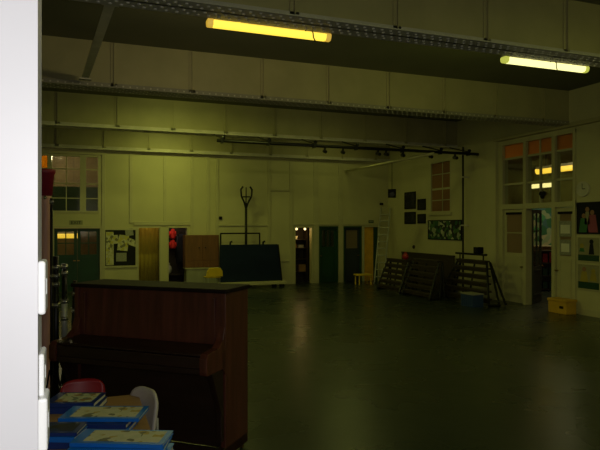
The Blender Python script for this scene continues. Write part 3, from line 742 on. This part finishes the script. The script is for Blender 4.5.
# open leaf swung into the classroom
o2 = struct_root('door_9', (XR+.18, 11.79, 0), R(32))
b = leaf(o2, .0, .84, 2.42, mat('grey green door paint', (60, 66, 52), .5), .95, 2, 3, glass, .0, 1)
# notices on right leaf
for (a, c, z0, z1, lb) in ((10.38, 10.76, 1.75, 2.12, 'upper printed notice on the right door leaf'), (10.40, 10.74, 1.32, 1.68, 'lower printed notice on the right door leaf')):
    n_ = thing('notice', lb, 'notice', (XR, c, z0), RZ, 'notices on the right door leaf')
    B().box(0, c-a, .024, .0265, 0, z1-z0).done('sheet', paperd, n_); B().box(.05, c-a-.05, .0225, .024, (z1-z0)*.2, (z1-z0)*.75).done('print', paper, n_)
n_ = thing('sign_plate', 'dark strip sign at the top of the right door leaf', 'sign', (XR, 10.80, 2.28), RZ); B().box(0, .44, .02, .0285, 0, .06).done('plate', blackp, n_)
n_ = thing('sign_plate', 'dark strip sign at the top of the left door leaf', 'sign', (XR, 12.6, 2.30), RZ); B().box(0, .6, .02, .0285, 0, .06).done('plate', blackp, n_)
# hanging dark ornament in the glazing
q = RT(542.5, 196, XR+.04); n_ = thing('hanging_ornament', 'small dark ornament hanging in the glazing over the doors', 'ornament', (XR+.03, q.y, q.z), RZ)
B().ball((-.05, 0, .06), .06, 10, 7, (1, .4, 1)).ball((.05, 0, .06), .06, 10, 7, (1, .4, 1)).ball((0, 0, 0), .07, 10, 7, (1, .4, 1)).done('heart', blackp, n_, smooth=True); B().cyl((0, 0, .08), (0, 0, .5), .004, 6).done('thread', black, n_)
# clock
q = RT(584, 189); t = thing('wall_clock', 'round pale wall clock right of the glazed doors', 'clock', (XR, q.y, q.z), RZ)
B().cyl((0, -.05, 0), (0, -.001, 0), .17, 32).done('case', steelg, t); B().cyl((0, -.053, 0), (0, -.05, 0), .15, 32).done('face', clockf, t)
B().box(-.006, .006, -.057, -.054, 0, .12).done('minute_hand', black, t); B().box(0, .08, -.057, -.054, -.008, .008).done('hour_hand', black, t)
# posters
g = 'posters right of the glazed doors'
agedp = mat('aged poster paper', (150, 144, 112), .7); skin = mat('printed skin tone', (150, 110, 86), .7); pinkp = mat('printed pink', (150, 70, 96), .7); greenp = mat('printed green', (54, 110, 64), .7); yelp = mat('printed yellow', (170, 150, 60), .7)
def printed(t, W, Hh, figs, band):
    if band: B().box(.022, W-.022, -.018, -.016, .022, Hh*band).done('colour_band', green, t)
    for u, v, w_, h_, m, hd in figs:
        B().prism([((u-w_*.6)*W, v*Hh), ((u+w_*.6)*W, v*Hh), ((u+w_*.35)*W, (v+h_)*Hh), ((u-w_*.35)*W, (v+h_)*Hh)], 'y', -.0185, -.016).done('printed_body', m, t)
        B().cyl((u*W, -.0185, (v+h_)*Hh+.05), (u*W, -.016, (v+h_)*Hh+.05), .055, 14).done('printed_head', hd, t)
for lb, a, m, figs, band in (('dark poster with figures, uppermost of three by the door', (577.5, 202, 601, 234), boardbl, ((.3, .05, .36, .45, greenp, skin), (.66, .05, .4, .55, pinkp, skin), (.45, .3, .2, .4, agedp, skin)), 0),
        ('pale poster with a dark figure on a green foot, middle of three', (578, 237, 601, 262), agedp, ((.62, .3, .2, .42, boardbl, boardbl), (.2, .4, .2, .15, greenp, yelp)), .28),
        ('pale poster with yellow figures on a green foot, lowest of three', (578, 264, 601, 290), agedp, ((.3, .3, .3, .4, yelp, skin), (.7, .35, .26, .3, yelp, yelp)), .3)):
    t = picture('poster', 'poster', lb, *a, m, creamtrim if m is agedp else boardbl, g, .02)
    y0, y1, z0, z1 = on_right(*a); printed(t, y0-y1, z1-z0, figs, band)
# yellow box on the floor
t = thing('storage_box', 'yellow box on the floor beneath the right door leaf', 'box', (10.38, 10.42, 0), RZ)
B().box(-.27, .27, -.15, .15, 0, .27).done('body', yellowbox, t, bevel=.01); B().box(-.285, .285, -.165, .165, .27, .33).done('lid', yellowbox, t, bevel=.01)
B().box(.07, .19, -.153, -.149, .12, .18).done('handle_slot', blackp, t)

# ---------------------------------------------------------------- tiered staging along the right wall
def staging(label, y0, y1, xf, xt, top, n, inset, g):
    # local origin on the floor at xf, y0 (far end); x towards the viewer's right, y into the wall
    t = thing('tiered_staging', label, 'staging', (xf, y0, 0), RZ, g); W = y0-y1; D = xt-xf
    for k in range(n):
        f = (k+1)/n; z = top*f; yy = D*(k/n); a = inset*f*.6; c = W-inset*f
        B().box(a, c, yy, yy+D/n+.10, z-.045, z).box(a+.02, c-.02, yy+.03, yy+.05, z-.11, z-.045).done('tread', woodst, t, bevel=.004)
    for s in (0, 1):
        a0, a1 = (0.0, inset*.6) if s == 0 else (W, W-inset)
        b = B()
        for (ya, yb) in ((-.02, D), (.3, D+.1)):
            b.cyl((a0, ya, .03), (a1, yb, top-.05), .03, 8)
        b.cyl((a0, -.02, .03), (a0, .32, .03), .03, 8).cyl((a0, D+.1, .03), (a1, D+.1, top-.05), .03, 8)
        b.done('side_frame', black, t)
    B().box(W*.5-.02, W*.5+.02, .1, D, .02, .06).cyl((W*.5, D*.5, .03), (W*.5, D, top-.06), .025, 8).done('brace', black, t)
    return t
g = 'folded tiers of staging by the right wall'
staging('dark slatted staging nearest the ladder, leftmost of three', 16.45, 15.08, 8.85, 9.2, .98, 6, .08, g)
staging('dark slatted staging in the middle of the three by the wall', 14.82, 13.42, 8.8, 9.15, 1.06, 6, .08, g)
staging('largest dark staging with a raised top rail, nearest the glazed doors', 13.98, 11.8, 9.45, 9.85, 1.1, 6, .6, g)
st = [o for o in C.objects if o.name.startswith('tiered_staging')][-1]
B().box(.25, 1.5, .38, .48, 1.22, 1.27).cyl((.4, .43, 1.05), (.4, .43, 1.23), .02, 8).cyl((1.4, .43, 1.05), (1.4, .43, 1.23), .02, 8).done('top_rail', black, st)
# things on and around the staging
t = thing('back_board', 'long dark board standing behind the staging against the wall', 'board', (10.42, 17.6, 0), RZ); B().box(0, 3.0, -.02, .02, 0, 1.08).done('panel', woodst, t, bevel=.004); B().box(0, 3.0, -.035, .035, 1.08, 1.12).done('top_edge', woodst, t, bevel=.004)
t = thing('red_bag', 'small red bag lying on top of the leftmost staging', 'bag', (9.17, 15.3, .98), RZ)
B().ball((0, 0, .10), .12, 12, 8, (1.2, .7, .85)).done('bag_body', redp, t, smooth=True); B().tube([(-.07, 0, .17), (-.04, 0, .23), (.04, 0, .23), (.07, 0, .17)], .012, 8).done('handle', redp, t)
t = thing('small_speaker', 'small black box standing on the rail of the largest staging', 'speaker', (9.88, 12.78, 1.271), RZ)
B().box(-.1, .1, -.09, .09, 0, .17).done('case', blackp, t, bevel=.01); B().cyl((0, -.10, .085), (0, -.09, .085), .05, 14).done('cone', black, t)
t = thing('crate', 'blue plastic crate on the floor in front of the largest staging', 'crate', (9.16, 12.1, 0), RZ)
b = B().box(-.24, .24, -.16, .16, 0, .02).box(-.24, .24, -.16, -.145, .02, .30).box(-.24, .24, .145, .16, .02, .30).box(-.24, -.225, -.145, .145, .02, .30).box(.225, .24, -.145, .145, .02, .30)
for x in (-.16, -.08, 0, .08, .16): b.box(x-.008, x+.008, -.17, -.16, .02, .28)
b.done('body', bluebox, t)
B().box(-.255, .255, -.175, .175, .30, .33).done('lid', mat('pale crate lid', (150, 150, 140), .5), t, bevel=.005)

# ---------------------------------------------------------------- classroom contents seen through the open doorway
q = PZ(545, 222, 20)
t = thing('display_board', 'bright green display of children\'s work in the room beyond', 'display board', (14.98, 15.7, 1.35), R(-35))
B().box(-1.0, 1.2, 0, .04, 0, 1.3).done('panel', pic_room, t); B().box(-1.05, 1.25, -.01, .05, -.05, 0).box(-1.05, 1.25, -.01, .05, 1.3, 1.35).done('frame', creamtrim, t)
for x in (-.9, 1.1): B().box(x-.03, x+.03, .0, .05, -1.5, -.05).done('leg', black, t)
for k, (dx, dz, lb) in enumerate(((13.45, .0, 'nearer dark cupboard of oddments in the room beyond'), (14.75, .0, 'farther dark cupboard of oddments in the room beyond'))):
    t = thing('low_bookcase', lb, 'bookcase', (dx, 14.2+k*.35, 0), R(-35), 'bookcases in the room beyond')
    B().box(-.5, -.46, -.18, .18, 0, 1.25).box(.46, .5, -.18, .18, 0, 1.25).box(-.46, .46, .15, .18, 0, 1.25).done('carcass', woodst, t)
    for z in (.05, .45, .85, 1.22): B().box(-.46, .46, -.18, .15, z, z+.03).done('shelf', woodst, t)
    cols = [redp, bluebox, paperd, cardbd, green, blackp]
    for j in range(3):
        for i in range(5):
            hgt = .2+.12*random.random(); m = random.choice(cols)
            M = Matrix.Rotation(R(-35), 4, 'Z')
            v = M @ Vector((-.38+i*.19, -.05, 0))
            z = (.08, .48, .88)[j]
            r = B().box(-.07, .07, -.09, .09, 0, hgt).done('storage_box', m, bevel=.008); r.location = (dx+v.x, 14.2+k*.35+v.y, z+.0005); r.rotation_euler = (0, 0, R(-35))
            tag(r, 'small box on a %s shelf of the %s bookcase beyond the doorway' % (('low', 'middle', 'upper')[j], ('nearer', 'farther')[k]), 'box', 'boxes on the %s shelf, bookcase %s' % (('low', 'middle', 'upper')[j], ('nearer', 'farther')[k]))

# ---------------------------------------------------------------- lamps of the rooms, an added fill and the camera flash
lamp('corridor_lamp', 'POINT', (bx(149.5), YB+.3, 2.3), 1.5, (1, .80, .28), radius=.1)
lamp('lobby_lamp', 'POINT', (-1.3, YB+1.3, 2.2), 9, (1, .74, .3), radius=.1)
lamp('cloakroom_lamp', 'POINT', (bx(175), YB+.7, 2.4), 9, (1, .8, .55), radius=.1)
lamp('lobby_upper_lamp', 'POINT', (-.6, YB+1.0, 4.15), 60, (1, .86, .55), radius=.1)
lamp('classroom_fill', 'AREA', (14.2, 13.4, 4.8), 60, (1, .84, .45), (0, 0, 0), (1.5, 1.5))  # added overhead light without a fitting, brightens the room beyond
lamp('ochre_lamp', 'POINT', (10.1, YB+.8, 2.6), 2, (1, .8, .4), radius=.1)
lamp('camera_flash', 'POINT', (.05, -.02, 2.06), 68, (1, .985, 1.0), radius=.02)

w = bpy.data.worlds.new('world'); bpy.context.scene.world = w; w.use_nodes = True
w.node_tree.nodes['Background'].inputs[0].default_value = (.5, .5, .4, 1); w.node_tree.nodes['Background'].inputs[1].default_value = .0

# ---------------------------------------------------------------- camera and view
cam = bpy.data.cameras.new('camera'); cam.lens = 35; cam.sensor_width = 36; cam.clip_start = .05
cam.shift_y = 1.0/600
co = bpy.data.objects.new('camera', cam); C.objects.link(co); co.location = (0, 0, H); co.rotation_euler = (R(90), 0, -YAW)
sc = bpy.context.scene; sc.camera = co
sc.view_settings.view_transform = 'Standard'; sc.view_settings.look = 'None'; sc.view_settings.gamma = 1; sc.view_settings.use_curve_mapping = False
sc.view_settings.exposure = 0
